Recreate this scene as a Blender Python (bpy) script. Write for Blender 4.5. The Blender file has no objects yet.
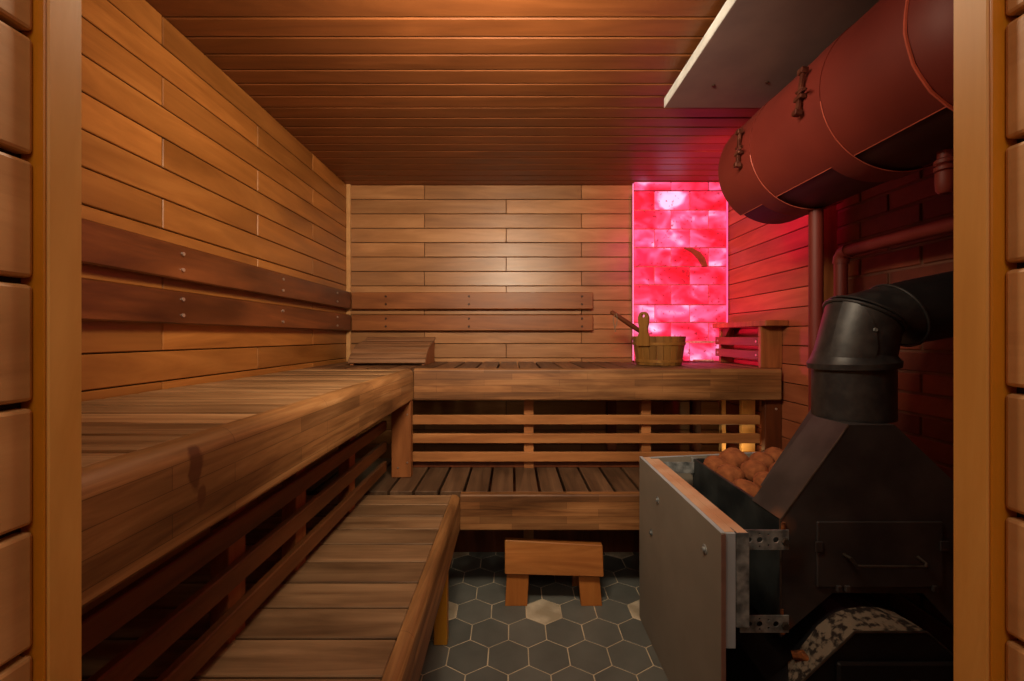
import bpy, bmesh, math, random
from mathutils import Vector, Matrix, noise
random.seed(7)
H0 = 1.17            # eye height; heights below are given relative to the eye and shifted by H0
col = bpy.context.scene.collection

# ------------------------------------------------------------------ materials
def new_mat(name):
    m = bpy.data.materials.new(name); m.use_nodes = True
    nt = m.node_tree; nt.nodes.clear()
    out = nt.nodes.new('ShaderNodeOutputMaterial'); b = nt.nodes.new('ShaderNodeBsdfPrincipled')
    nt.links.new(b.outputs[0], out.inputs[0])
    return m, nt, b
def N(nt, t, **kw):
    n = nt.nodes.new(t)
    for k, v in kw.items(): setattr(n, k, v)
    return n
def lin(c):
    return tuple(((v/255)/12.92 if v/255 <= .04045 else ((v/255+.055)/1.055)**2.4) for v in c)+(1,)
def ramp(nt, stops):
    r = N(nt, 'ShaderNodeValToRGB'); e = r.color_ramp.elements
    while len(e) < len(stops): e.new(.5)
    for i, (p, c) in enumerate(stops): e[i].position = p; e[i].color = c
    return r
def mixc(nt, mode='MIX', fac=.5):
    n = N(nt, 'ShaderNodeMix', data_type='RGBA', blend_type=mode); n.inputs[0].default_value = fac
    return n
def wood(name, dark, mid, light, axis='x', rough=.5, stain=.35, vary=.3, lam=None, across=22, spec=.4, spots=()):
    m, nt, b = new_mat(name); L = nt.links.new
    tc = N(nt, 'ShaderNodeTexCoord'); geo = N(nt, 'ShaderNodeNewGeometry')
    off = N(nt, 'ShaderNodeVectorMath', operation='SCALE'); off.inputs[0].default_value = (13.1, 7.7, 9.3)
    L(geo.outputs['Random Per Island'], off.inputs['Scale'])
    add = N(nt, 'ShaderNodeVectorMath', operation='ADD'); L(tc.outputs['Object'], add.inputs[0]); L(off.outputs[0], add.inputs[1])
    mp = N(nt, 'ShaderNodeMapping'); s = {'x': (1.6, across, across), 'y': (across, 1.6, across), 'z': (across, across, 1.6)}[axis]
    mp.inputs['Scale'].default_value = s; L(add.outputs[0], mp.inputs[0])
    n1 = N(nt, 'ShaderNodeTexNoise'); n1.inputs['Scale'].default_value = 1; n1.inputs['Detail'].default_value = 7
    n1.inputs['Roughness'].default_value = .62; n1.inputs['Distortion'].default_value = 1.1; L(mp.outputs[0], n1.inputs['Vector'])
    r = ramp(nt, [(.28, lin(dark)), (.52, lin(mid)), (.76, lin(light))]); L(n1.outputs[0], r.inputs[0])
    # island tone
    mr = N(nt, 'ShaderNodeMapRange'); mr.inputs[3].default_value = 1-vary*.6; mr.inputs[4].default_value = 1+vary*.5
    L(geo.outputs['Random Per Island'], mr.inputs[0])
    hsv = N(nt, 'ShaderNodeHueSaturation'); L(mr.outputs[0], hsv.inputs['Value']); L(r.outputs[0], hsv.inputs['Color'])
    cur = hsv.outputs[0]
    if lam:
        sx = N(nt, 'ShaderNodeSeparateXYZ'); L(tc.outputs['Object'], sx.inputs[0])
        cx = N(nt, 'ShaderNodeCombineXYZ'); L(sx.outputs[0 if axis == 'x' else 1], cx.inputs[0]); L(sx.outputs[2], cx.inputs[1])
        br = N(nt, 'ShaderNodeTexBrick'); br.inputs['Scale'].default_value = 1
        br.inputs['Brick Width'].default_value = .37; br.inputs['Row Height'].default_value = lam
        br.inputs['Mortar Size'].default_value = .0006; br.offset = .37; br.squash = 1.0
        br.inputs['Color1'].default_value = (.62, .60, .58, 1); br.inputs['Color2'].default_value = (1.25, 1.2, 1.1, 1)
        br.inputs['Mortar'].default_value = (.3, .25, .2, 1); L(cx.outputs[0], br.inputs['Vector'])
        mx = mixc(nt, 'MULTIPLY', .8); L(cur, mx.inputs[6]); L(br.outputs[0], mx.inputs[7]); cur = mx.outputs[2]
    n2 = N(nt, 'ShaderNodeTexNoise'); n2.inputs['Scale'].default_value = 3.2; n2.inputs['Detail'].default_value = 4
    mp2 = N(nt, 'ShaderNodeMapping'); mp2.inputs['Scale'].default_value = {'x': (.8, 3, 3), 'y': (3, .8, 3), 'z': (3, 3, .8)}[axis]
    L(add.outputs[0], mp2.inputs[0]); L(mp2.outputs[0], n2.inputs['Vector'])
    r2 = ramp(nt, [(.32, (1-stain, 1-stain*1.05, 1-stain*1.1, 1)), (.62, (1, 1, 1, 1))]); L(n2.outputs[0], r2.inputs[0])
    mx2 = mixc(nt, 'MULTIPLY', 1); L(cur, mx2.inputs[6]); L(r2.outputs[0], mx2.inputs[7])
    cur = mx2.outputs[2]
    for (p, sc, c) in spots:
        sb = N(nt, 'ShaderNodeVectorMath', operation='SUBTRACT'); sb.inputs[1].default_value = p; L(tc.outputs['Object'], sb.inputs[0])
        ml = N(nt, 'ShaderNodeVectorMath', operation='DIVIDE'); ml.inputs[1].default_value = sc; L(sb.outputs[0], ml.inputs[0])
        ln = N(nt, 'ShaderNodeVectorMath', operation='LENGTH'); L(ml.outputs[0], ln.inputs[0])
        nn = N(nt, 'ShaderNodeTexNoise'); nn.inputs['Scale'].default_value = 40; L(tc.outputs['Object'], nn.inputs['Vector'])
        ma = N(nt, 'ShaderNodeMath', operation='ADD'); L(ln.outputs['Value'], ma.inputs[0]); L(nn.outputs[0], ma.inputs[1])
        mq = N(nt, 'ShaderNodeMapRange'); mq.inputs[1].default_value = 1.2; mq.inputs[2].default_value = 1.5; mq.inputs[3].default_value = .75; mq.inputs[4].default_value = 0; L(ma.outputs[0], mq.inputs[0])
        mz = mixc(nt); L(mq.outputs[0], mz.inputs[0]); L(cur, mz.inputs[6]); mz.inputs[7].default_value = lin(c); cur = mz.outputs[2]
    L(cur, b.inputs['Base Color'])
    b.inputs['Specular IOR Level'].default_value = spec
    rr = N(nt, 'ShaderNodeMapRange'); rr.inputs[3].default_value = rough-.08; rr.inputs[4].default_value = rough+.15
    L(n2.outputs[0], rr.inputs[0]); L(rr.outputs[0], b.inputs['Roughness'])
    bp = N(nt, 'ShaderNodeBump'); bp.inputs['Strength'].default_value = .18; bp.inputs['Distance'].default_value = .004
    L(n1.outputs[0], bp.inputs['Height']); L(bp.outputs[0], b.inputs['Normal'])
    return m
def plain(name, c, rough=.5, metal=0, c2=None, scale=12, bump=0, spec=.5, stretch=(1, 1, 1), lo=.4, hi=.65, detail=6):
    m, nt, b = new_mat(name); L = nt.links.new
    tc = N(nt, 'ShaderNodeTexCoord'); mp = N(nt, 'ShaderNodeMapping'); mp.inputs['Scale'].default_value = stretch
    L(tc.outputs['Object'], mp.inputs[0])
    n = N(nt, 'ShaderNodeTexNoise'); n.inputs['Scale'].default_value = scale; n.inputs['Detail'].default_value = detail
    L(mp.outputs[0], n.inputs['Vector'])
    r = ramp(nt, [(lo, lin(c)), (hi, lin(c2 or tuple(min(255, v*1.15+3) for v in c)))]); L(n.outputs[0], r.inputs[0])
    L(r.outputs[0], b.inputs['Base Color']); b.inputs['Roughness'].default_value = rough; b.inputs['Metallic'].default_value = metal
    b.inputs['Specular IOR Level'].default_value = spec
    if bump:
        bp = N(nt, 'ShaderNodeBump'); bp.inputs['Strength'].default_value = bump; bp.inputs['Distance'].default_value = .01
        L(n.outputs[0], bp.inputs['Height']); L(bp.outputs[0], b.inputs['Normal'])
    return m
def steel_rusty(name, base, base2, spots, rough=.5):
    m, nt, b = new_mat(name); L = nt.links.new
    tc = N(nt, 'ShaderNodeTexCoord')
    n = N(nt, 'ShaderNodeTexNoise'); n.inputs['Scale'].default_value = 9; n.inputs['Detail'].default_value = 8; L(tc.outputs['Object'], n.inputs['Vector'])
    r = ramp(nt, [(.35, lin(base)), (.7, lin(base2))]); L(n.outputs[0], r.inputs[0]); cur = r.outputs[0]
    for (p, rad, c) in spots:
        d = N(nt, 'ShaderNodeVectorMath', operation='DISTANCE'); d.inputs[1].default_value = p; L(tc.outputs['Object'], d.inputs[0])
        nn = N(nt, 'ShaderNodeMath', operation='MULTIPLY_ADD'); nn.inputs[1].default_value = rad*1.5; L(n.outputs[0], nn.inputs[0]); L(d.outputs['Value'], nn.inputs[2])
        mr = N(nt, 'ShaderNodeMapRange'); mr.inputs[1].default_value = rad*.7; mr.inputs[2].default_value = rad*1.7
        mr.inputs[3].default_value = .85; mr.inputs[4].default_value = 0; L(nn.outputs[0], mr.inputs[0])
        mx = mixc(nt); L(mr.outputs[0], mx.inputs[0]); L(cur, mx.inputs[6]); mx.inputs[7].default_value = lin(c); cur = mx.outputs[2]
    L(cur, b.inputs['Base Color']); b.inputs['Roughness'].default_value = rough; b.inputs['Specular IOR Level'].default_value = .45
    b.inputs['Metallic'].default_value = .1
    bp = N(nt, 'ShaderNodeBump'); bp.inputs['Strength'].default_value = .12; bp.inputs['Distance'].default_value = .006
    L(n.outputs[0], bp.inputs['Height']); L(bp.outputs[0], b.inputs['Normal'])
    return m

M = {}
M['clad_back'] = wood('maple_cladding_back', (139, 94, 56), (167, 116, 72), (186, 136, 90), 'x', .34, .16, .26, across=14, spec=.5)
M['clad_left'] = wood('maple_cladding_left', (142, 86, 36), (168, 106, 48), (190, 126, 62), 'y', .36, .22, .34, across=12, spec=.5)
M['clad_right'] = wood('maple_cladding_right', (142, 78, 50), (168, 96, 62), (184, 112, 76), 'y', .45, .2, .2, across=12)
M['clad_near'] = wood('maple_cladding_near', (184, 134, 84), (204, 154, 100), (216, 168, 116), 'y', .4, .12, .15, across=14)
M['ceil'] = wood('ceiling_boards', (104, 58, 28), (124, 71, 35), (142, 84, 44), 'x', .4, .2, .22, across=14)
M['jamb'] = wood('door_jamb_wood', (184, 124, 54), (206, 148, 72), (222, 168, 92), 'z', .42, .15, .1, across=12)
M['jamb_gold'] = wood('door_jamb_gold', (176, 106, 20), (196, 122, 28), (206, 134, 40), 'z', .3, .1, .1, across=12)  # deeper gold tone for the camera-side face of the jamb
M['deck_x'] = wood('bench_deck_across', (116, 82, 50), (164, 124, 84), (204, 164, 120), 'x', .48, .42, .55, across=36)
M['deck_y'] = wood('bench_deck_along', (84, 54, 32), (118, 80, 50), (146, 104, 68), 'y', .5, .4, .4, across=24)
M['low_x'] = wood('step_deck_across', (106, 76, 50), (140, 106, 74), (166, 130, 94), 'x', .52, .45, .35, across=20)
M['low_y'] = wood('step_deck_along', (72, 50, 34), (104, 76, 54), (130, 98, 70), 'y', .52, .45, .4, across=22)
M['fascia_x'] = wood('laminated_front_across', (104, 64, 34), (158, 108, 66), (190, 140, 92), 'x', .48, .5, .1, lam=.031, across=26)
M['fascia_y'] = wood('laminated_front_along', (114, 74, 42), (164, 118, 72), (202, 158, 108), 'y', .46, .5, .1, lam=.034, across=26, spots=[((-.482, .648, H0-.200), (.03, .016, .042), (74, 36, 18)), ((-.482, .66, H0-.245), (.03, .010, .02), (86, 46, 24))])
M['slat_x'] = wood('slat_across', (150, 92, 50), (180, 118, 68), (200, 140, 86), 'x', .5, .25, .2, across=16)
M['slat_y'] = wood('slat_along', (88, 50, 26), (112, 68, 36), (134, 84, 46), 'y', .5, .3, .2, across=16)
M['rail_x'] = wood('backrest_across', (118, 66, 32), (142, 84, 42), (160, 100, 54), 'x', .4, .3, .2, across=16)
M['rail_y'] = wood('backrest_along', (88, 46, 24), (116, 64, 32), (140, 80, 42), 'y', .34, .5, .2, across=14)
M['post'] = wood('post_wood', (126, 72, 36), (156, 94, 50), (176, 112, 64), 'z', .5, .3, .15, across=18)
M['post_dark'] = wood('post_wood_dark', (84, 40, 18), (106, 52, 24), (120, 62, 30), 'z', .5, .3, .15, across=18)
M['leg'] = wood('leg_wood', (196, 130, 34), (214, 148, 44), (226, 164, 60), 'z', .45, .15, .1, across=18)
M['ramp'] = wood('headrest_wood', (120, 82, 54), (146, 104, 72), (166, 122, 88), 'x', .5, .25, .25, across=26)
M['bucket'] = wood('bucket_wood', (120, 80, 34), (144, 100, 46), (164, 118, 60), 'z', .42, .2, .35, across=22)
M['dark_wood'] = wood('dark_oiled_wood', (82, 42, 22), (104, 54, 28), (120, 66, 36), 'x', .4, .2, .1)
M['stool'] = wood('stool_wood', (158, 92, 40), (188, 118, 58), (204, 138, 74), 'x', .5, .3, .2, across=18)
M['stool_leg'] = wood('stool_leg_wood', (170, 98, 40), (190, 116, 52), (204, 132, 64), 'z', .5, .2, .2, across=18)
M['gap'] = plain('shadow_gap', (40, 22, 12), .8)
M['screw'] = plain('screw_steel', (190, 180, 170), .3, .8)
M['screw_dark'] = plain('screw_dark', (60, 34, 20), .5, .2)
M['tile'] = None
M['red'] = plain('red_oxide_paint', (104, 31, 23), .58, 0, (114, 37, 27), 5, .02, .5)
M['red_shaded'] = plain('red_oxide_paint_shaded', (48, 19, 14), .6, 0, (56, 22, 16), 5, .02, .3)  # same red paint, with the shade under the tank put into the colour
M['red_edge'] = plain('red_paint_bare_edge', (176, 84, 66), .4, .1)
M['latch'] = plain('latch_painted', (84, 40, 30), .35, .5, (120, 70, 54), 40)
M['shield'] = plain('cement_board_brown', (112, 92, 88), .75, 0, (124, 102, 96), 6)
M['shield_edge_lit'] = plain('cement_board_lit_edge', (200, 200, 198), .7)  # same board; light on its lamp-facing edge painted as a paler tone
M['board'] = plain('grey_silicate_board', (132, 124, 112), .7, 0, (142, 133, 120), 5)
M['board_in'] = plain('pale_insulation_board', (164, 172, 180), .75, 0, (176, 182, 190), 8)
M['board_top'] = plain('board_top_edge', (208, 170, 140), .7, 0, (190, 140, 105), 8)
M['board_side'] = plain('board_near_edge', (118, 84, 72), .8)
M['galv'] = plain('galvanised_steel', (92, 98, 100), .42, .25, (168, 172, 172), 34, .1, lo=.35, hi=.68)
M['steel'] = steel_rusty('black_stove_steel', (50, 46, 47), (72, 66, 66),
      [((.735, 1.16, H0-.51), .05, (150, 96, 60)), ((.73, 1.15, H0-.78), .04, (120, 66, 30)), ((.77, 1.15, H0-.60), .05, (58, 40, 30))], .46)
M['steel_in'] = plain('bin_steel', (44, 50, 52), .4, .4, (70, 76, 76), 10, .1)
M['firebox'] = plain('firebox_steel', (30, 29, 31), .5, .3, (40, 38, 40), 10, .05)
M['rim_wear'] = plain('bare_steel_edge', (92, 84, 78), .4, .6, (70, 58, 50), 30)
M['flue'] = plain('flue_black_enamel', (40, 39, 41), .42, .25, (56, 54, 54), 30, .05)
M['flue_dark'] = plain('flue_matt_black', (24, 23, 24), .5, .2, (30, 29, 30), 20)
M['scale'] = plain('lime_scale', (38, 28, 24), .9, 0, (128, 114, 98), 52, .6, lo=.40, hi=.52, detail=6)
M['rust'] = plain('rust', (90, 46, 20), .9, 0, (150, 84, 34), 60, .6)
M['stone'] = plain('sauna_stone', (122, 66, 34), .9, 0, (176, 104, 58), 26, .6, lo=.3, hi=.7)
M['cord'] = plain('leather_cord', (110, 100, 80), .7)
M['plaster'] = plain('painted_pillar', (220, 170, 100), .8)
M['mark_brown'] = plain('brown_mark', (120, 70, 30), .5, 0, (150, 84, 40), 20)
M['grout_white'] = plain('salt_crust', (196, 150, 130), .8, 0, (230, 200, 180), 60, .4)

# ------------------------------------------------------------------ mesh helpers
class MB:
    def __init__(s): s.bm = bmesh.new()
    def _merge(s, b, mat=0, smooth=False):
        me = bpy.data.meshes.new('t')
        for f in b.faces: f.material_index = mat; f.smooth = smooth
        b.to_mesh(me); b.free(); s.bm.from_mesh(me); bpy.data.meshes.remove(me); return s
    def hexa(s, p, bev=0, mat=0, seg=1):
        """8 points (x, y, h): bottom 4 then top 4, same winding; h relative to the eye"""
        b = bmesh.new(); v = [b.verts.new((q[0], q[1], q[2]+H0)) for q in p]
        for f in ((3, 2, 1, 0), (4, 5, 6, 7), (0, 1, 5, 4), (1, 2, 6, 5), (2, 3, 7, 6), (3, 0, 4, 7)): b.faces.new([v[i] for i in f])
        bmesh.ops.recalc_face_normals(b, faces=b.faces)
        if bev: bmesh.ops.bevel(b, geom=b.edges[:], offset=bev, segments=seg, affect='EDGES', profile=.5)
        return s._merge(b, mat)
    def box(s, x0, x1, y0, y1, h0, h1, bev=0, mat=0, seg=1):
        return s.hexa([(x0, y0, h0), (x1, y0, h0), (x1, y1, h0), (x0, y1, h0), (x0, y0, h1), (x1, y0, h1), (x1, y1, h1), (x0, y1, h1)], bev, mat, seg)
    def prism(s, pts, axis, a0, a1, bev=0, mat=0, seg=1):
        """pts polygon; axis 'y': pts=(x,h); axis 'x': pts=(y,h); axis 'z': pts=(x,y)"""
        b = bmesh.new()
        def P(p, a):
            return {'y': (p[0], a, p[1]+H0), 'x': (a, p[0], p[1]+H0), 'z': (p[0], p[1], a+H0)}[axis]
        v0 = [b.verts.new(P(p, a0)) for p in pts]; v1 = [b.verts.new(P(p, a1)) for p in pts]; n = len(pts)
        b.faces.new(v0); b.faces.new(v1)
        for i in range(n): b.faces.new((v0[i], v0[(i+1) % n], v1[(i+1) % n], v1[i]))
        bmesh.ops.recalc_face_normals(b, faces=b.faces)
        if bev: bmesh.ops.bevel(b, geom=b.edges[:], offset=bev, segments=seg, affect='EDGES', profile=.5)
        return s._merge(b, mat)
    def rings(s, rings, caps=True, mat=0, smooth=True, close=True):
        """rings: list of lists of world-relative (x,y,h)"""
        b = bmesh.new(); R = [[b.verts.new((q[0], q[1], q[2]+H0)) for q in r] for r in rings]; n = len(R[0])
        for a, c in zip(R, R[1:]):
            for i in range(n if close else n-1): b.faces.new((a[i], a[(i+1) % n], c[(i+1) % n], c[i]))
        if caps and close: b.faces.new(R[0]); b.faces.new(R[-1])
        bmesh.ops.recalc_face_normals(b, faces=b.faces)
        return s._merge(b, mat, smooth)
    def tube(s, path, r, n=14, mat=0, caps=True):
        pts = [Vector(p) for p in path]; rs = r if isinstance(r, (list, tuple)) else [r]*len(pts); out = []; up = None
        for i, p in enumerate(pts):
            t = ((pts[min(i+1, len(pts)-1)]-p).normalized()+(p-pts[max(i-1, 0)]).normalized()).normalized()
            if up is None: up = Vector((0, 0, 1)) if abs(t.z) < .9 else Vector((1, 0, 0))
            a = t.cross(up).normalized(); c = a.cross(t).normalized(); up = c
            out.append([p+(a*math.cos(k*2*math.pi/n)+c*math.sin(k*2*math.pi/n))*rs[i] for k in range(n)])
        return s.rings(out, caps, mat)
    def lathe(s, c, prof, n=32, mat=0, axis='z', caps=True, smooth=True):
        """prof list (r, a) around axis through c"""
        out = []
        for r, a in prof:
            ring = []
            for k in range(n):
                t = k*2*math.pi/n; u, w = r*math.cos(t), r*math.sin(t)
                ring.append({'z': (c[0]+u, c[1]+w, c[2]+a), 'y': (c[0]+u, c[1]+a, c[2]+w), 'x': (c[0]+a, c[1]+u, c[2]+w)}[axis])
            out.append(ring)
        return s.rings(out, caps, mat, smooth)
    def obj(s, name, mats, parent=None, edge=None):
        me = bpy.data.meshes.new(name); 
        s.bm.to_mesh(me); s.bm.free()
        for m in (mats if isinstance(mats, (list, tuple)) else [mats]): me.materials.append(m)
        if any(p.use_smooth for p in me.polygons):
            me.set_sharp_from_angle(angle=math.radians(35))
        o = bpy.data.objects.new(name, me); col.objects.link(o)
        if parent:
            o.parent = parent; o.matrix_parent_inverse = Matrix.Translation(parent.location).inverted()
        return o
def tag(o, label, cat, group=None, kind=None):
    if label: o['label'] = label
    if cat: o['category'] = cat
    if group: o['group'] = group
    if kind: o['kind'] = kind
    return o
def thing(name, label, cat, loc, group=None):
    o = bpy.data.objects.new(name, None); col.objects.link(o); o.location = (loc[0], loc[1], loc[2]+H0); o.empty_display_size = .1
    return tag(o, label, cat, group)
def struct(o, label=None):
    o['kind'] = 'structure'
    if label: o['label'] = label
    return o

XL, XR, XB, YB, CE, FL = -1.048, 1.352, 1.43, 2.70, .966, -1.17
RP = .0916

# ------------------------------------------------------------------ setting
def clad(name, mat, axis, face, a0, a1, joints_even, joints_odd, h_top, h_bot, side, gap=.0038, th=.014, pitch=RP, bev=.0022):
    """boards laid in rows; axis 'x' boards run in x on plane y=face, axis 'y' boards run in y on plane x=face.
    side = direction (+1/-1) in which the wall body lies behind the face"""
    m = MB(); n = 0; h = h_top
    while h > h_bot+.004:
        lo = max(h-pitch, h_bot); js = [a0]+[j for j in (joints_even if n % 2 == 0 else joints_odd) if a0+.02 < j < a1-.02]+[a1]
        for p, q in zip(js, js[1:]):
            f0, f1 = sorted((face, face+side*th))
            if axis == 'x': m.box(p+gap*.4, q-gap*.4, f0, f1, lo+gap*.5, h-gap*.5, bev)
            else: m.box(f0, f1, p+gap*.4, q-gap*.4, lo+gap*.5, h-gap*.5, bev)
        h -= pitch; n += 1
    f0, f1 = sorted((face+side*th*.6, face+side*(th+.06)))
    if axis == 'x': m.box(a0, a1, f0, f1, h_bot, h_top, mat=1)
    else: m.box(f0, f1, a0, a1, h_bot, h_top, mat=1)
    return m.obj(name, [mat, M['gap']])
struct(clad('wall_back', M['clad_back'], 'x', YB, XL-.07, 1.5, (-.5565, .4415), (-.037, .963), CE, FL, 1), 'wood clad back wall in staggered horizontal maple boards')
struct(clad('wall_left', M['clad_left'], 'y', XL, .348, YB, (1.275, 2.236), (.79, 1.751), CE, FL, -1), 'left wall of warm honey coloured horizontal boards')
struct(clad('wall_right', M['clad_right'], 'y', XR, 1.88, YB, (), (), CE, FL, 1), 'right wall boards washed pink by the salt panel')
# brick wall
def brick_wall():
    m = MB(); h = FL; n = 0
    while h < CE:
        y = .30-(.13 if n % 2 else 0)+.02
        while y < 1.90:
            p, q = max(y, .348), min(y+.25, 1.9)
            if q-p > .02: m.box(XB+random.uniform(-.001, .002), XB+.03, p, q, h, min(h+.065, CE), .003)
            y += .26
        h += .075; n += 1
    m.box(XB+.006, XB+.09, .348, 1.9, FL, CE, mat=1)
    bm_, nt, b = new_mat('red_brick'); L = nt.links.new
    geo = N(nt, 'ShaderNodeNewGeometry'); tc = N(nt, 'ShaderNodeTexCoord'); n_ = N(nt, 'ShaderNodeTexNoise'); n_.inputs['Scale'].default_value = 22; L(tc.outputs['Object'], n_.inputs['Vector'])
    r = ramp(nt, [(0, lin((100, 44, 24))), (1, lin((136, 64, 34)))]); L(geo.outputs['Random Per Island'], r.inputs[0])
    mx = mixc(nt, 'MULTIPLY', .5); L(r.outputs[0], mx.inputs[6]); L(n_.outputs[0], mx.inputs[7]); L(mx.outputs[2], b.inputs['Base Color']); b.inputs['Roughness'].default_value = .8
    bp = N(nt, 'ShaderNodeBump'); bp.inputs['Strength'].default_value = .4; bp.inputs['Distance'].default_value = .005; L(n_.outputs[0], bp.inputs['Height']); L(bp.outputs[0], b.inputs['Normal'])
    return m.obj('wall_right', [bm_, plain('mortar', (96, 62, 46), .9)])
struct(brick_wall(), 'red brick stretch of the right wall behind the stove')
# trim: exposed end stud and corner bead
struct(MB().box(XR+.002, XB+.02, 1.872, 1.896, FL, CE, .002).obj('trim_1', M['post']), 'pale wooden end stud where boards meet the brick')
struct(MB().box(XL, XL+.026, YB-.016, YB, FL, CE, .002).obj('trim_2', M['clad_near']), 'thin vertical corner bead at back left')
# ceiling
def ceiling():
    m = MB(); y = 1.288-.0838*12; 
    while y < YB+.02:
        if y+.0838 > .33: m.box(XL-.05, 1.5, y+.0025, y+.0838-.0045, CE, CE+.014, .0028)
        y += .0838
    m.box(XL-.06, 1.52, .33, YB+.06, CE+.008, CE+.09, mat=1)
    return m.obj('ceiling', [M['ceil'], M['gap']])
struct(ceiling(), 'ceiling of narrow dark stained boards')
# hexagon floor
def floor():
    w = .148; s = w/math.sqrt(3); m = MB(); rp = 1.5*s; y0 = 1.815; x0 = .1345
    for j in range(-12, 8):
        for i in range(-10, 11):
            cx, cy = x0+i*w+(w/2 if j % 2 else 0), y0+j*rp
            if cy < .0-.3 or cy > YB+.05 or cx < XL-.05 or cx > XB+.05: continue
            white = (j % 4 == 0 and i % 3 == 0)
            q = [(cx+(s-.0026)*math.cos(math.radians(90+60*k)), cy+(s-.0026)*math.sin(math.radians(90+60*k))) for k in range(6)]
            m.prism(q, 'z', FL-.01, FL, .0012, mat=2 if white else 1)
    m.box(XL-.08, 1.53, -1.3, YB+.06, FL-.06, FL-.0025, mat=0)
    t, nt, b = new_mat('grey_hex_tile'); L = nt.links.new
    geo = N(nt, 'ShaderNodeNewGeometry'); tc = N(nt, 'ShaderNodeTexCoord'); n_ = N(nt, 'ShaderNodeTexNoise'); n_.inputs['Scale'].default_value = 9; n_.inputs['Detail'].default_value = 5; L(tc.outputs['Object'], n_.inputs['Vector'])
    r = ramp(nt, [(0, lin((103, 104, 99))), (1, lin((118, 118, 112)))]); L(geo.outputs['Random Per Island'], r.inputs[0])
    r2 = ramp(nt, [(.3, (.75, .75, .75, 1)), (.7, (1, 1, 1, 1))]); L(n_.outputs[0], r2.inputs[0])
    mx = mixc(nt, 'MULTIPLY', 1); L(r.outputs[0], mx.inputs[6]); L(r2.outputs[0], mx.inputs[7]); L(mx.outputs[2], b.inputs['Base Color']); b.inputs['Roughness'].default_value = .55
    return m.obj('floor', [plain('grout', (190, 172, 146), .85), t, plain('marble_hex_tile', (176, 160, 136), .5, 0, (222, 208, 184), 9)])
struct(floor(), 'grey hexagonal floor tiles with pale grout and a few marble hexagons')
# front wall with the door opening and the vestibule the camera stands in
def front():
    m = MB()
    m.box(XL-.06, -.365, .322, .346, FL, CE); m.box(.375, 1.5, .322, .346, FL, CE); m.box(-.365, .375, .322, .346, .84, CE)
    return m.obj('wall_front', M['clad_near'])
struct(front(), 'front wall around the door opening')
def jamb(sx, xf, n):
    m = MB()
    a, c = sorted((xf, xf+sx*.03))
    m.box(a, c, .3195, .346, FL, .84, .0015, mat=0)
    a, c = sorted((xf+sx*.0006, xf+sx*.03))
    m.box(a, c, .3175, .3192, FL, .84, .0006, mat=1)
    return struct(m.obj('trim_%d' % n, [M['jamb'], M['jamb_gold']]), 'honey wooden door jamb on the %s of the opening' % ('left' if sx < 0 else 'right'))
jamb(-1, -.349, 3); jamb(1, .3580, 4)
struct(MB().box(-.349, .358, .3195, .346, .815, .84, .0015).obj('trim_5', M['jamb']), 'door head')
def near_clad(xf, side, h_first, label):
    # rounded thick vestibule boards
    m = MB(); h = h_first
    while h > FL:
        a, c = sorted((xf, xf+side*.02))
        m.box(a, c, -1.2, .3172, max(h-RP, FL)+.0025, h-.0025, .003, seg=2)
        h -= RP
    a, c = sorted((xf+side*.010, xf+side*.08)); m.box(a, c, -1.2, .3172, FL, h_first, mat=1)
    return struct(m.obj('wall_left' if side < 0 else 'wall_right', [M['clad_near'], M['gap']]), label)
hA = (337-38)/425*.319
near_clad(-.3565, -1, hA+RP*6, 'pale board wall beside the door, left edge of the view')
near_clad(.3668, 1, (337-145)/425*.3185+RP*8, 'pale board wall beside the door, right edge of the view')
struct(MB().box(-.46, .46, -1.26, -1.2, FL, CE).obj('wall_front', M['clad_near']), 'vestibule wall behind the viewer')
struct(MB().box(-.46, .46, -1.26, .322, .80, .86).obj('ceiling', M['clad_near']), 'vestibule ceiling')

# ------------------------------------------------------------------ benches
UP, LO = -.156, -.673
def nose_y(x, h_top, hgt, y0, y1, th=.035, r=.024):     # front board running in y, outer face at x
    pts = [(x-th, h_top), (x-r, h_top)]+[(x-r+r*math.sin(t), h_top-r+r*math.cos(t)) for t in [math.radians(a) for a in (15, 30, 45, 60, 75, 90)]]
    pts += [(x, h_top-hgt+.008), (x-.008, h_top-hgt), (x-th, h_top-hgt)]
    return MB().prism(pts, 'y', y0, y1)
def nose_x(y, h_top, hgt, x0, x1, th=.035, r=.012):
    pts = [(y+th, h_top), (y+r, h_top)]+[(y+r-r*math.sin(t), h_top-r+r*math.cos(t)) for t in [math.radians(a) for a in (22, 45, 67, 90)]]
    pts += [(y, h_top-hgt+.005), (y+.005, h_top-hgt), (y+th, h_top-hgt)]
    return MB().prism(pts, 'x', x0, x1)
def smooth(o):
    for p in o.data.polygons: p.use_smooth = True
    o.data.set_sharp_from_angle(angle=math.radians(30)); return o
def screws(parent, pts, mat, ax, r=.0045, name='screw'):
    for p in pts:
        c = 0.003
        prof = [(r*.6, -c), (r, 0.0), (r*.7, .004)] if ax in '' else [(r*.7, -c), (r, -.001), (r, .003)]
        MB().lathe(p, prof, 10, axis=ax).obj(name, mat, parent)

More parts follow.
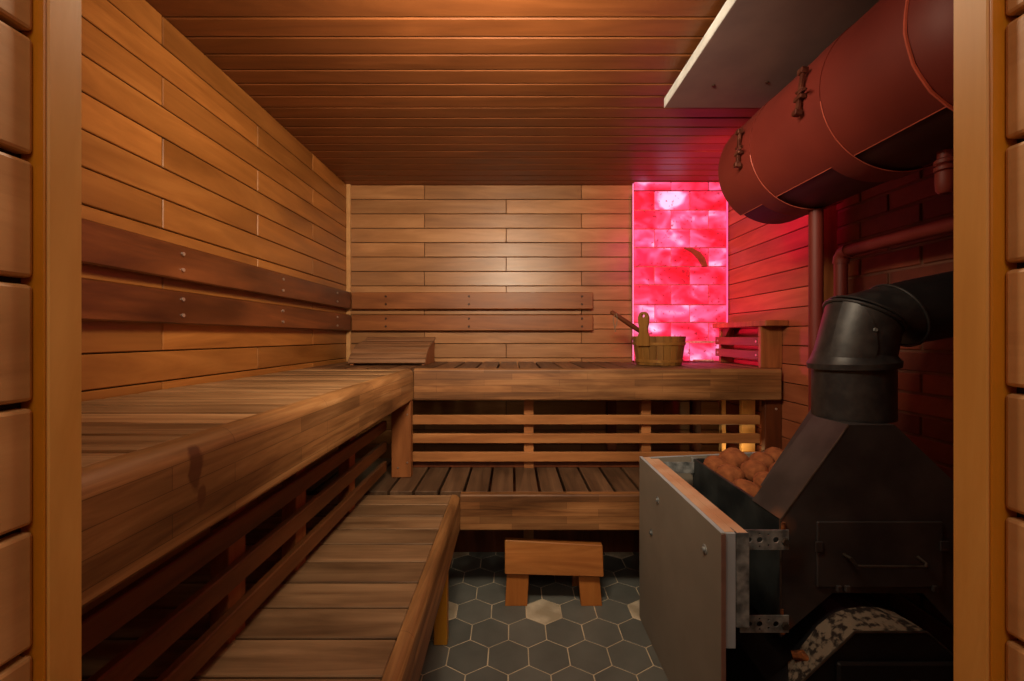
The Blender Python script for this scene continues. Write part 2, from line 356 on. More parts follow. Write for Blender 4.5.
# upper left bench
t = thing('upper_bench', 'tall sauna bench along the left wall with worn rounded front board', 'bench', (-.77, 1.2, FL))
m = MB(); y = 2.078; ws = .1
while y > .37:
    m.box(XL+.006, -.514, max(y-ws+.0045, .352), y-.0045, UP-.026, UP+random.uniform(-.0015,.0005), .003); y -= ws
m.obj('seat_slats', M['deck_x'], t)
smooth(nose_y(-.482, UP, .153, .352, 2.082, .034, .030).obj('front_board', M['fascia_y'], t))
for k, h in enumerate((-.398, -.496, -.592)):
    MB().box(-.618, -.598, .36, 2.03, h-.048, h, .003).obj('riser_slat', M['slat_y'], t)
for y in (.93, 1.22, 1.62):
    MB().box(-.662, -.620, y, y+.06, FL, UP-.027, .002).obj('upright', M['post'], t)
MB().box(-.577, -.484, 2.03, 2.075, LO+.0005, -.3095, .003).obj('corner_post', M['post'], t)
screws(t, [(-.50, 2.0285, -.37), (-.50, 2.0285, -.60), (-.545, 2.0285, -.625)], M['screw'], 'y', .004)
MB().box(XL+.002, XL+.04, .36, 2.07, UP-.09, UP-.027, .002).obj('wall_batten', M['slat_y'], t)
# upper back bench
t = thing('upper_bench', 'tall sauna bench across the back wall holding the wooden bucket', 'bench', (.2, 2.4, FL))
m = MB(); x = XL+.004; wd = .1085
while x < 1.22:
    m.box(x, min(x+wd-.011, 1.316), 2.12, 2.63 if x > .62 else 2.693, UP-.026, UP, .002); x += wd
m.box(1.24, 1.345, 2.12, 2.63, UP-.026, UP, .002)
m.obj('seat_slats', M['deck_y'], t)
smooth(nose_x(2.086, UP, .155, -.481, 1.322, .034).obj('front_board', M['fascia_x'], t))
for h in (-.398, -.493, -.587):
    MB().box(-.520, 1.262, 2.16, 2.182, h-.048, h, .003).obj('riser_slat', M['slat_x'], t)
for x in (.061, .665):
    MB().box(x, x+.05, 2.184, 2.225, FL, UP-.027, .002).obj('upright', M['slat_x'], t)
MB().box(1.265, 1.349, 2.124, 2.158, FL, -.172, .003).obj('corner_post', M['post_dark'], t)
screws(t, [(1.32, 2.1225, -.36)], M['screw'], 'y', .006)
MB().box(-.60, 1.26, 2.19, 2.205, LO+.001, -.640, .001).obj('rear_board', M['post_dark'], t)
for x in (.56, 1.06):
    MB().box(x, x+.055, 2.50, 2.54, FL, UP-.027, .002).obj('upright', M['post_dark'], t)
MB().box(-1.04, 1.3, 2.655, 2.698, UP-.085, UP-.027, .002).obj('wall_batten', M['slat_x'], t)
# lower left bench
t = thing('lower_bench', 'low step bench on the left with boards running across', 'bench', (-.5, 1.1, FL))
m = MB(); y = 1.812; ws = .108
while y > .36:
    m.box(-.92, -.2575, max(y-ws+.004, .352), y-.002, LO-.026, LO, .002); y -= ws
m.obj('seat_slats', M['low_x'], t)
smooth(nose_y(-.222, LO, .155, .352, 1.815, .034, .026).obj('front_board', M['fascia_y'], t))
for x, y in ((-.2975, 1.611), (-.90, 1.611), (-.2975, .6), (-.90, .6)):
    MB().box(x, x+.051, y, y+.04, FL, LO-.027, .003).obj('leg', M['leg'], t)
# lower back bench
t = thing('lower_bench', 'low step bench in front of the back riser, dark gapped boards', 'bench', (.2, 2.0, FL))
m = MB(); x = -1.047+.063+.011
while x < 1.2:
    m.box(x, x+.098, 1.851, 2.36, LO-.026, LO, .002); x += .11
m.obj('seat_slats', M['low_y'], t)
smooth(nose_x(1.816, LO, .155, -.221, 1.30, .034).obj('front_board', M['fascia_x'], t))
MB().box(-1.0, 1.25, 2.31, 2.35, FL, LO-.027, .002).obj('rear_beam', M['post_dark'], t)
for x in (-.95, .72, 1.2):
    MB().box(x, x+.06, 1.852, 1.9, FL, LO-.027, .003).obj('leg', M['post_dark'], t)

# backrests
t = thing('backrest_rail', 'pair of dark backrest boards running along the left wall', 'backrest', (-1.03, 1.5, .15))
for a, c in ((.175, .280), (.040, .139)):
    MB().box(-1.031, -1.008, .36, 2.662, a, c, .004).obj('board', M['rail_y'], t)
for y in (1.30, 1.87, 2.45):
    for a, c in ((.185, .270), (.050, .129)): MB().box(-1.0475, -1.0312, y-.03, y+.03, a, c, .002).obj('spacer', M['rail_y'], t)
    screws(t, [(-1.0065, y, h) for h in (.254, .205, .115, .066)], M['screw'], 'x', .006)
t = thing('backrest_rail', 'pair of brown backrest boards across the back wall', 'backrest', (-.25, 2.68, .15))
for a, c in ((.175, .280), (.040, .139)):
    MB().box(-1.006, .508, 2.66, 2.683, a, c, .004).obj('board', M['rail_x'], t)
for x in (-.79, -.27, .438):
    for a, c in ((.185, .270), (.050, .129)): MB().box(x-.03, x+.03, 2.6832, 2.6995, a, c, .002).obj('spacer', M['rail_x'], t)
    screws(t, [(x, 2.6585, h) for h in (.254, .205, .115, .066)], M['screw_dark'], 'y', .007)

# headrest ramp
t = thing('slatted_headrest', 'curved slatted wooden headrest lying in the back left corner of the bench', 'headrest', (-.68, 2.45, UP))
prof = [(2.31, .012), (2.318, .040), (2.35, .066), (2.39, .094), (2.44, .114), (2.50, .124), (2.56, .135), (2.62, .157)]
m = MB()
for (y0, a), (y1, c) in zip(prof, prof[1:]):
    d = Vector((y1-y0, c-a)).normalized(); n = Vector((d.y, -d.x))*.012; e = d*.0028
    p = [(y0+e.x, a+e.y), (y1-e.x, c-e.y), (y1-e.x+n.x, c-e.y+n.y), (y0+e.x+n.x, a+e.y+n.y)]
    m.prism([(q[0], q[1]+UP) for q in p], 'x', -.893, -.470, .003)
m.obj('slats', M['ramp'], t)
for x in (-.885, -.494):
    pts = [(2.322, UP+.001), (2.335, UP+.036), (2.36, UP+.060), (2.44, UP+.101), (2.50, UP+.111), (2.56, UP+.122), (2.612, UP+.140), (2.612, UP+.001)]
    MB().prism(pts, 'x', x, x+.018, .001).obj('end_panel', M['post'], t)

# bench end guard rail
t = thing('bench_end_rail', 'small slatted wooden guard rail at the right end of the upper bench', 'rail', (1.3, 2.3, UP))
MB().box(1.235, 1.349, 2.07, 2.62, .054, .083, .003).obj('cap', M['post'], t)
MB().box(1.242, 1.349, 2.121, 2.146, UP+.001, .053, .002).obj('post', M['post'], t)
MB().box(1.272, 1.349, 2.59, 2.615, UP+.001, .053, .002).obj('post', M['post'], t)
for a, c in ((-.0455, 0), (-.116, -.07)):
    MB().box(1.250, 1.271, 2.147, 2.615, a, c, .002).obj('slat', M['slat_y'], t)
MB().prism([(2.50, .053), (2.589, .053), (2.589, -.03)], 'x', 1.28, 1.30, .001).obj('gusset', M['post_dark'], t)
screws(t, [(1.249, y, h) for y in (2.175, 2.58) for h in (-.023, -.093)], M['screw'], 'x', .007)

# bucket
bx, by = .825, 2.39
t = thing('sauna_bucket', 'round wooden stave bucket with one tall handle stave, before the glowing salt panel', 'bucket', (bx, by, UP))
m = MB(); ns = 22; hh = .158
handle_k = round((math.radians(-142) % (2*math.pi))/(2*math.pi/ns)-.5)
for k in range(ns):
    a0, a1 = k*2*math.pi/ns+.006, (k+1)*2*math.pi/ns-.006
    def ringp(a, r, h): return (bx+r*math.cos(a), by+r*math.sin(a), UP+.002+h)
    p = [ringp(a0, .121, 0), ringp(a1, .121, 0), ringp(a1, .109, 0), ringp(a0, .109, 0), ringp(a0, .144, hh), ringp(a1, .144, hh), ringp(a1, .132, hh), ringp(a0, .132, hh)]
    m.hexa(p, .0012)
m.obj('staves', M['bucket'], t)
MB().lathe((bx, by, UP+.016), [(.0, 0), (.117, 0), (.117, .012), (0, .012)], 30, caps=False).obj('bottom', M['bucket'], t)
for h in (.014, .108):
    r = .121+(.144-.121)*h/hh
    MB().lathe((bx, by, UP+.002+h), [(r-.002, 0), (r+.0035, .001), (r+.006, .016), (r+.0, .017), (r-.002, 0)], 48, caps=False).obj('hoop', M['bucket'], t)
ang = math.radians(-142); hx, hy = bx+.142*math.cos(ang), by+.142*math.sin(ang)
u = Vector((-math.sin(ang), math.cos(ang), 0)); nrm = Vector((math.cos(ang), math.sin(ang), 0))
def tab():
    b = bmesh.new(); out = []
    for w, h in [(-.030, -.05), (-.030, 0), (-.022, .02), (-.020, .045), (-.026, .075), (-.027, .105), (-.02, .125), (-.008, .134), (.008, .134), (.02, .125), (.027, .105), (.026, .075), (.020, .045), (.022, .02), (.030, 0), (.030, -.05)]: out.append((w, h))
    hole = [(.009*math.cos(k*math.pi/6), .112+.009*math.sin(k*math.pi/6)) for k in range(12)]
    def P(w, h, d): v = Vector((hx, hy, 0))+u*w*1.2+nrm*d; return (v.x, v.y, UP+hh+h+H0)
    vo = [b.verts.new(P(w, h, .006)) for w, h in out]; vh = [b.verts.new(P(w, h, .006)) for w, h in hole]
    ed = [b.edges.new((vo[i], vo[(i+1) % len(vo)])) for i in range(len(vo))]+[b.edges.new((vh[i], vh[(i+1) % 12])) for i in range(12)]
    bmesh.ops.triangle_fill(b, edges=ed, use_beauty=True)
    g = bmesh.ops.extrude_face_region(b, geom=b.faces[:]); vs = [e for e in g['geom'] if isinstance(e, bmesh.types.BMVert)]
    bmesh.ops.translate(b, vec=-nrm*.013, verts=vs); bmesh.ops.recalc_face_normals(b, faces=b.faces)
    m = MB(); m._merge(b); return m
tab().obj('handle_stave', M['bucket'], t)
# ladle
t = thing('ladle', 'wooden handled ladle leaning out of the bucket to the left', 'ladle', (.77, 2.38, UP+.05))
A = Vector((.732, 2.36, .018)); B = Vector((.548, 2.36, .142)); d = (B-A)
MB().tube([A+d*.02, A+d*.08, A+d*.4, A+d*.8, B-d*.02, B], [.007, .012, .014, .013, .012, .007], 12).obj('handle', M['dark_wood'], t)
MB().tube([A+d*.05, A-d*.15, (.78, 2.37, -.06), (.80, 2.38, -.075)], .004, 8).obj('shaft', M['screw'], t)
MB().lathe((.835, 2.39, -.098), [(.0, .0), (.022, .004), (.038, .02), (.043, .04), (.041, .04), (.036, .021), (.02, .006), (0, .003)], 20, caps=False).obj('bowl', M['screw'], t)
C = B-d*.12
MB().tube([C+Vector((0, -.008, 0)), C+Vector((-.012, -.014, -.03)), C+Vector((-.006, -.014, -.065)), C+Vector((.002, -.014, -.10))], .0022, 6).obj('cord', M['cord'], t)
MB().tube([C+Vector((.006, -.012, .004)), C+Vector((.012, -.014, -.03)), C+Vector((.006, -.014, -.06)), C+Vector((-.001, -.014, -.075))], .0020, 6).obj('cord', M['cord'], t)

# ------------------------------------------------------------------ salt panel
def salt_mat():
    m, nt, b = new_mat('glowing_himalayan_salt'); L = nt.links.new
    geo = N(nt, 'ShaderNodeNewGeometry'); tc = N(nt, 'ShaderNodeTexCoord')
    off = N(nt, 'ShaderNodeVectorMath', operation='SCALE'); off.inputs[0].default_value = (31, 17, 23); L(geo.outputs['Random Per Island'], off.inputs['Scale'])
    add = N(nt, 'ShaderNodeVectorMath', operation='ADD'); L(tc.outputs['Object'], add.inputs[0]); L(off.outputs[0], add.inputs[1])
    mp = N(nt, 'ShaderNodeMapping'); mp.inputs['Rotation'].default_value = (0, .5, 0); mp.inputs['Scale'].default_value = (4.5, 4, 6.5); L(add.outputs[0], mp.inputs[0])
    n1 = N(nt, 'ShaderNodeTexNoise'); n1.inputs['Scale'].default_value = 1.2; n1.inputs['Detail'].default_value = 2.2; n1.inputs['Distortion'].default_value = .5; L(mp.outputs[0], n1.inputs['Vector'])
    m1 = N(nt, 'ShaderNodeMath', operation='MULTIPLY_ADD'); m1.inputs[1].default_value = .12; L(geo.outputs['Random Per Island'], m1.inputs[0]); L(n1.outputs[0], m1.inputs[2])
    r = ramp(nt, [(.36, lin((190, 8, 26))), (.46, lin((216, 24, 52))), (.57, lin((222, 56, 92))), (.66, lin((226, 92, 140))), (.78, lin((242, 184, 222)))])
    L(m1.outputs[0], r.inputs[0])
    n2 = N(nt, 'ShaderNodeTexNoise'); n2.inputs['Scale'].default_value = 55; n2.inputs['Detail'].default_value = 4; L(tc.outputs['Object'], n2.inputs['Vector'])
    r2 = ramp(nt, [(.30, (.35, .2, .2, 1)), (.40, (1, 1, 1, 1))]); L(n2.outputs[0], r2.inputs[0])
    mx = mixc(nt, 'MULTIPLY', 1); L(r.outputs[0], mx.inputs[6]); L(r2.outputs[0], mx.inputs[7])
    b.inputs['Base Color'].default_value = lin((120, 40, 50)); b.inputs['Roughness'].default_value = .35
    L(mx.outputs[2], b.inputs['Emission Color'])
    b.inputs['Emission Strength'].default_value = 1.45
    bp = N(nt, 'ShaderNodeBump'); bp.inputs['Strength'].default_value = .3; bp.inputs['Distance'].default_value = .01; L(n1.outputs[0], bp.inputs['Height']); L(bp.outputs[0], b.inputs['Normal'])
    return m
t = thing('salt_brick_panel', 'backlit wall panel of pink salt bricks glowing red in the back right corner', 'wall panel', (1.05, 2.66, UP))
m = MB(); x0, x1 = .758, 1.335
rowpx = [181.5, 190.6, 209.9, 228.9, 247.5, 266.5, 284.7, 304.7, 322.4, 341.9, 361.2]
for k, (a, c) in enumerate(zip(rowpx, rowpx[1:])):
    ht, hb = (337-a)/425*2.64, (337-c)/425*2.64
    js = [x0]+([.989, 1.222] if k % 2 == 0 else [.886, 1.106])+[x1]
    for p, q in zip(js, js[1:]):
        m.box(p+.002, q-.002, 2.64+random.uniform(-.002, .004), 2.6473, hb+.0035, ht-.0035, .003)
m.obj('salt_bricks', salt_mat(), t)
def emis(name, c, s):
    m, nt, b = new_mat(name); b.inputs['Base Color'].default_value = lin(c); b.inputs['Emission Color'].default_value = lin(c); b.inputs['Emission Strength'].default_value = s
    return m
MB().box(x0, x1, 2.6475, 2.698, UP+.002, .9).obj('backing', plain('joint_crust', (186, 80, 86), .8, 0, (210, 110, 110), 60), t)
MB().box(.7525, .7555, 2.642, 2.652, UP+.01, .955).obj('led_strip', emis('pink_led_strip', (255, 140, 200), 1.0), t)
MB().box(1.3365, 1.3395, 2.636, 2.650, UP+.01, .955).obj('led_strip', emis('bright_pink_led_strip', (255, 90, 150), 1.2), t)
#MB().prism([(.885, .555), (.93, .55), (.975, .52), (1.035, .47), (1.06, .44), (1.04, .435), (1.00, .475), (.95, .51)], 'y', 2.634, 2.642, .001)
xs = lambda px: (px-512)/425*2.636
hs = lambda py: (337-py)/425*2.636
MB().prism([(xs(684), hs(248)), (xs(692), hs(248)), (xs(700), hs(252)), (xs(705), hs(258)), (xs(707.5), hs(266)), (xs(702.5), hs(266.5)), (xs(698), hs(259)), (xs(692), hs(252.5))], 'y', 2.6345, 2.643, .0008).obj('diagonal_mark', M['mark_brown'], t)  # curved brown diagonal mark, slightly proud of the bricks
MB().box(xs(685), xs(714), 2.634, 2.642, hs(343), hs(341), .0008).obj('salt_crust', M['grout_white'], t)
MB().box(xs(693), xs(714), 2.634, 2.642, hs(361.3), hs(359.5), .0008).obj('salt_crust', M['grout_white'], t)

# ------------------------------------------------------------------ heat shield under the ceiling
t = thing('ceiling_heat_shield', 'grey brown fireproof board hung below the ceiling above the tank', 'panel', (1.0, 1.0, .93))
MB().box(.600, 1.429, .36, 1.67, .900, .936, .001).obj('board', M['shield'], t)
MB().box(.5975, .5998, .36, 1.67, .9005, .9365, 0).obj('lit_edge', M['shield_edge_lit'], t)
for y in (.6, 1.5):
    MB().box(.66, 1.40, y, y+.04, .9365, CE-.0005, .001).obj('batten', M['post_dark'], t)
screws(t, [(.72, 1.52, .8985), (.90, 1.50, .8985)], M['screw_dark'], 'z', .006)

# ------------------------------------------------------------------ water tank
TX, TH, TR = 1.013, .643, .21
t = thing('water_tank', 'large red painted cylindrical water tank hung under the ceiling above the stove', 'water tank', (TX, 1.25, TH-TR))
def arc_shell(r0, r1, a0, a1, y0, y1, n=48, mat=0, m=None):
    m = m or MB(); rings = []
    for k in range(n+1):
        a = math.radians(a0+(a1-a0)*k/n); ca, sa = math.cos(a), math.sin(a)
        rings.append([(TX+r1*ca, y0, TH+r1*sa), (TX+r1*ca, y1, TH+r1*sa), (TX+r0*ca, y1, TH+r0*sa), (TX+r0*ca, y0, TH+r0*sa)])
    return m.rings(rings, caps=True, mat=mat)
dome = [(.0, .71), (.07, .714), (.13, .728), (.17, .75), (.195, .785), (.205, .83), (.206, .87)]
MB().lathe((TX, 0, TH), dome+[(.2065, 1.645), (.2, 1.655), (.12, 1.668), (0, 1.672)], 64, axis='y', caps=False).obj('shell', M['red_shaded'], t)
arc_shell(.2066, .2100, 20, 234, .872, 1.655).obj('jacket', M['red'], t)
MB().lathe((TX, 0, TH), [(.0, .7095), (.0705, .713), (.1305, .727), (.171, .749), (.197, .784), (.2075, .83), (.2085, .868)], 64, axis='y', caps=False).obj('dished_end', M['red'], t)
for y0, y1 in ((1.434, 1.510), (1.108, 1.183)):
    arc_shell(.2102, .2122, 20, 300, y0, y1).obj('band', M['red'], t)
def bead_ring(y, r, a0, a1, rad, mat, wob=0):
    pts = []
    n = 60
    for k in range(n+1):
        a = math.radians(a0+(a1-a0)*k/n); rr = r+random.uniform(-wob, wob)
        pts.append((TX+rr*math.cos(a), y+random.uniform(-wob, wob), TH+rr*math.sin(a)))
    return MB().tube(pts, rad, 6).obj('weld_bead', mat, t)
bead_ring(.868, .210, 0, 360, .0035, M['red_edge'], .0008)
bead_ring(1.433, .2118, 188, 300, .0012, M['red_edge']); bead_ring(1.107, .2118, 188, 300, .0012, M['red_edge'])
for y0, y1 in ((.872, 1.106), (1.185, 1.432), (1.512, 1.652)):
    a = math.radians(234.4); p = (TX+.2095*math.cos(a), 0, TH+.2095*math.sin(a))
    MB().tube([(p[0], y0, p[2]), (p[0], y1, p[2])], .0016, 6).obj('seam', M['red_edge'], t)
def latch(y, th0, sc=1):
    a = math.radians(th0); nrm = Vector((math.cos(a), 0, math.sin(a))); tan = Vector((-math.sin(a), 0, math.cos(a))); yy = Vector((0, 1, 0))
    c = Vector((TX, y, TH))+nrm*.2125
    def bar(t0, t1, w0, w1, n0, n1):
        p = []
        for tt in (t0, t1):
            for (w, n) in ((w0, n0), (w1, n0), (w1, n1), (w0, n1)): p.append(tuple(c+tan*tt+yy*w+nrm*n))
        return p
    m = MB()
    m.hexa(bar(-.062, .055, -.006, .006, .006, .014), .001)       # long bolt bar
    m.hexa(bar(-.066, -.050, -.011, .011, 0, .020), .002)         # lower lug
    m.hexa(bar(.012, .024, -.018, .014, 0, .018), .002)           # middle lug
    m.hexa(bar(-.008, .000, -.014, .014, 0, .016), .002)
    m.hexa(bar(.050, .066, -.009, .009, 0, .020), .002)
    o = m.obj('latch', M['latch'], t)
    P = c+tan*-.0+nrm*.016
    MB().tube([c+tan*.012+nrm*.014, c+tan*.010-yy*.03+nrm*.022, c+tan*.022-yy*.05+nrm*.03], .004, 8).obj('latch_lever', M['latch'], o)
latch(1.17, 172); latch(1.485, 176)
for y in (1.0, 1.55):
    MB().box(TX+.11, XB-.002, y, y+.03, TH+.05, TH+.09, .002).obj('wall_bracket', M['red_shaded'], t)

# pipes
tank = t
t = MB().tube([(1.037, 1.45, .4335), (1.037, 1.45, 0), (1.037, 1.45, -.497)], .0215, 18).obj('water_pipe', M['red']); tag(t, 'vertical red pipe dropping from the tank bottom behind the flue', 'pipe')
t = thing('wall_pipe', 'red pipe with an elbow running along the brick wall', 'pipe', (1.3, 1.68, FL))
MB().tube([(1.30, 1.68, FL), (1.30, 1.68, .30)], .023, 18).obj('riser', M['red'], t)
MB().tube([(1.30, 1.68, .29), (1.30, 1.677, .312), (1.30, 1.665, .328), (1.30, 1.64, .333)], .0275, 18).obj('elbow', M['red'], t)
MB().tube([(1.30, 1.65, .333), (1.30, .36, .333)], .022, 18).obj('run', M['red'], t)
t = tank
u_ = MB().lathe((1.02, 1.0, .335), [(0, 0), (.012, .003), (.018, .013), (.019, .035), (.019, .052), (.014, .056)], 20).obj('pipe_union', M['red'], t)
MB().lathe((1.02, 1.0, .388), [(.015, 0), (.021, .004), (.021, .012), (.016, .016), (.021, .020), (.021, .028), (.015, .032), (.015, .052)], 20).obj('ribbed_nut', M['red'], u_)

# ------------------------------------------------------------------ stove
t = thing('wood_stove', 'black welded steel sauna stove with tapered hood and arched firebox', 'stove', (1.0, 1.4, FL))
stove = t
MB().prism([(.912, -.238), (1.036, -.238), (1.31, -.50), (1.31, -.84), (1.22, -.812), (1.112, -.693), (.8675, -.693), (.728, -.812), (.728, -.495)], 'y', 1.150, 1.158).obj('front_plate', M['steel'], t)
m = MB()
m.prism([(.9125, -.2385), (1.036, -.2385), (1.31, -.50), (.7285, -.495)], 'y', 1.1585, 1.290)
m.prism([(1.0, -.2385), (1.12, -.2385), (1.25, -.50), (.83, -.495)], 'y', 1.2902, 1.42)
m.obj('hood', M['steel'], t)
m = MB(); m.tube([(.912, 1.151, -.238), (.728, 1.151, -.495), (.728, 1.151, -.812)], .0022, 6)
m.obj('bare_edge', M['rim_wear'], t)
m = MB()
m.box(.732, .742, 1.16, 1.72, -.82, -.491, .001); m.box(.742, 1.30, 1.71, 1.72, -.82, -.491, .001); m.box(1.29, 1.30, 1.16, 1.71, -.82, -.50, .001)
m.box(.742, 1.29, 1.291, 1.71, -.66, -.65)
m.obj('stone_bin', M['steel_in'], t)
# weathered weld corner of the bin
MB().box(.728, .750, 1.715, 1.733, -.56, -.487, .002).obj('bin_corner', M['galv'], t)
MB().tube([(.733, 1.148, -.50), (.729, 1.1465, -.545)], [.006, .004], 8).obj('weld_scar', M['rust'], t)
MB().tube([(.729, 1.148, -.735), (.730, 1.1465, -.80)], [.004, .006], 8).obj('weld_scar', M['rust'], t)
# upper door
dY = 1.1495
d = MB().box(.822, 1.160, dY-.006, dY, -.674, -.4975, .002).obj('ash_door', M['steel'], t)
X_ = lambda px, z=1.143: (px-512)/425*z
Hh = lambda py, z=1.143: (337-py)/425*z
MB().tube([(.893, dY-.006, -.585), (.893, dY-.03, -.583), (.905, dY-.034, -.602), (1.085, dY-.034, -.604), (1.092, dY-.03, -.598), (1.092, dY-.006, -.592)], .0042, 10).obj('handle', M['rim_wear'], d)
MB().box(.815, .835, dY-.010, dY-.0062, -.577, -.550, .001).obj('hinge', M['steel'], d)
MB().box(1.150, 1.172, dY-.010, dY-.0062, -.575, -.548, .001).obj('hinge', M['steel'], d)
for x in (.872, .895, 1.13): MB().box(x, x+.012, dY-.012, dY-.003, -.684, -.668, .001).obj('latch_pin', M['steel'], d)
# firebox
fr = [(.700, -.898), (.755, -.846), (.81, -.794), (.864, -.744), (.91, -.744), (.955, -.744), (1.0, -.744), (1.045, -.744), (1.09, -.783), (1.15, -.84)]
bk = [(.745, -.885), (.784, -.838), (.825, -.785), (.866, -.752), (.905, -.738), (.948, -.733), (.99, -.736), (1.031, -.747), (1.107, -.795), (1.17, -.85)]
fbr = [[(.69, 1.07, FL)]+[(a, 1.07, c) for a, c in [(.69, -.905)]+fr+[(1.22, -.905)]]+[(1.22, 1.07, FL)]]
for yy in (1.149, 1.70): fbr.append([(.69, yy, FL)]+[(a, yy, c) for a, c in [(.69, -.93)]+bk+[(1.22, -.905)]]+[(1.22, yy, FL)])
MB().rings(fbr, smooth=False).obj('firebox', M['firebox'], t)
m = MB(); R = [[(a, 1.071, c+.0015) for a, c in fr], [((a+e)/2, 1.11, (c+g)/2+.004) for (a, c), (e, g) in zip(fr, bk)], [(a, 1.149, c+.004) for a, c in bk], [(a, 1.149, c-.02) for a, c in bk]]
m.rings(R, caps=False, close=False); m.obj('scale_crust', M['scale'], t)
MB().tube([(a, 1.0705, c+.001) for a, c in fr], .0028, 6).obj('bare_edge', M['rim_wear'], t)
MB().tube([(.745, 1.13, -.845), (.765, 1.12, -.838), (.775, 1.10, -.843)], [.010, .013, .006], 8).obj('rust_lump', M['rust'], t)
d = MB().box(.812, 1.15, 1.056, 1.069, -1.10, -.812, .005).obj('firebox_door', M['firebox'], t)
MB().box(.99, 1.01, 1.044, 1.056, -.90, -.85, .002).obj('door_catch', M['rim_wear'], d)

# flue
t = thing('flue_pipe', 'black enamelled flue pipe rising from the hood and elbowing into the brick wall', 'flue', (1.025, 1.27, -.237))
FR = .101
MB().lathe((1.017, 1.27, -.2375), [(FR, 0), (FR+.001, .01), (FR, .02), (FR, .178)], 48).obj('lower_pipe', M['flue'], t)
def fring(c, tilt, r, ny=0, n=48):
    a = math.radians(tilt); nrm = Vector((math.sin(a), ny, math.cos(a))).normalized()
    u = Vector((math.cos(a), 0, -math.sin(a))); u = (u-nrm*u.dot(nrm)).normalized(); w = nrm.cross(u)
    return [tuple(Vector(c)+u*(r*math.cos(k*2*math.pi/n))+w*(r*math.sin(k*2*math.pi/n))) for k in range(n)]
c1 = (1.047, 1.27, .060); c2 = (1.140, 1.268, .064)
MB().rings([fring((1.017, 1.27, -.092), -3, FR+.0005), fring((1.017, 1.27, -.090), -3, .112), fring((1.017, 1.27, -.074), -3, .1135), fring((1.018, 1.27, -.062), -1, .105), fring((1.018, 1.27, -.045), 2, FR-.003)], caps=False).obj('collar', M['flue'], t)
MB().rings([fring((1.018, 1.27, -.062), 3, FR-.001), fring(c1, 30, FR-.003)], caps=False).obj('elbow_segment', M['flue'], t)
def bead(c, tilt, r, ny=0, rad=.0045): return MB().tube((lambda q: q+[q[0]])(fring(c, tilt, r, ny)), rad, 8, caps=False)
bead(c1, 30, FR-.001, rad=.0055).obj('rim', M['flue'], t)
bead((1.056, 1.27, .066), 33, FR-.001, rad=.0035).obj('rim', M['flue'], t)
MB().rings([fring((1.055, 1.27, .065), 32, FR-.003), fring(c2, 66, FR-.005)], caps=False).obj('elbow_segment', M['flue'], t)
bead(c2, 66, FR-.002, rad=.0035).obj('rim', M['flue'], t)
MB().rings([fring(c2, 66, FR-.006), fring((1.19, 1.262, .076), 80, FR-.006, -.12), fring((1.425, 1.225, .125), 80, FR-.006, -.12)], caps=True).obj('wall_pipe', M['flue_dark'], t)
MB().rings([fring((1.404, 1.228, .121), 90, FR+.0), fring((1.404, 1.228, .121), 90, FR+.035), fring((1.428, 1.228, .121), 90, FR+.035)], caps=False).obj('wall_rosette', M['red'], t)
# inspection hatch on the elbow, a curved plate
pl = []
cc = Vector((1.028, 1.272, -.02))
for i in range(9):
    row = []
    for j in range(9):
        th = math.radians(200+i*7.5); hgt = -.064+j*.0125
        w = math.sqrt(max(0, 1-((i-2)/6.2)**2)) if i > 2 else 1
        hgt2 = -.064+.0125*8*(1-w)*0 + j/8*(.098*w)+(.0 if w else 0)
        f = (hgt2+.064)/.1
        ctr = Vector((1.018+.029*f, 1.27, -.062+.122*f)); a = math.radians(3+27*f); nn = Vector((math.sin(a), 0, math.cos(a))); uu = Vector((math.cos(a), 0, -math.sin(a))); ww = nn.cross(uu)
        p = ctr+uu*((FR+.0025)*math.cos(th))+ww*((FR+.0025)*math.sin(th)); row.append(tuple(p))
    pl.append(row)
MB().rings(pl, caps=False, close=False).obj('hatch_plate', M['flue'], t)
th = math.radians(252); MB().lathe((1.034+.101*math.cos(th), 1.27+.101*math.sin(th), .02), [(.005, -.004), (.006, 0), (.004, .004)], 10, axis='y').obj('rivet', M['galv'], t)

# ------------------------------------------------------------------ stove guard boards
t = thing('stove_guard', 'grey fireproof board guard standing on the left side of the stove', 'guard panel', (.56, 1.4, FL))
MB().box(.532, .5435, 1.082, 1.775, FL, -.500, .001).obj('outer_board', M['board'], t)
MB().box(.5322, .5434, 1.0795, 1.0818, FL, -.502, 0).obj('near_edge', M['board_side'], t)
MB().box(.532, .5435, 1.083, 1.775, -.4997, -.4985, 0).obj('top_edge', M['board_in'], t)
MB().box(.545, .571, 1.084, 1.765, -.795, -.5005, .001).obj('inner_board', M['board_in'], t)
MB().box(.5452, .5708, 1.09, 1.765, -.5004, -.4992, 0).obj('inner_board_top', M['board_top'], t)
m = MB(); m.box(.573, .606, 1.085, 1.088, -.742, -.5005, .0005); m.box(.573, .576, 1.088, 1.118, -.742, -.5005, .0005)
m.obj('steel_angle', M['galv'], t)
MB().box(.573, .604, 1.0885, 1.75, -.525, -.5005, .001).obj('top_batten', M['board_top'], t)
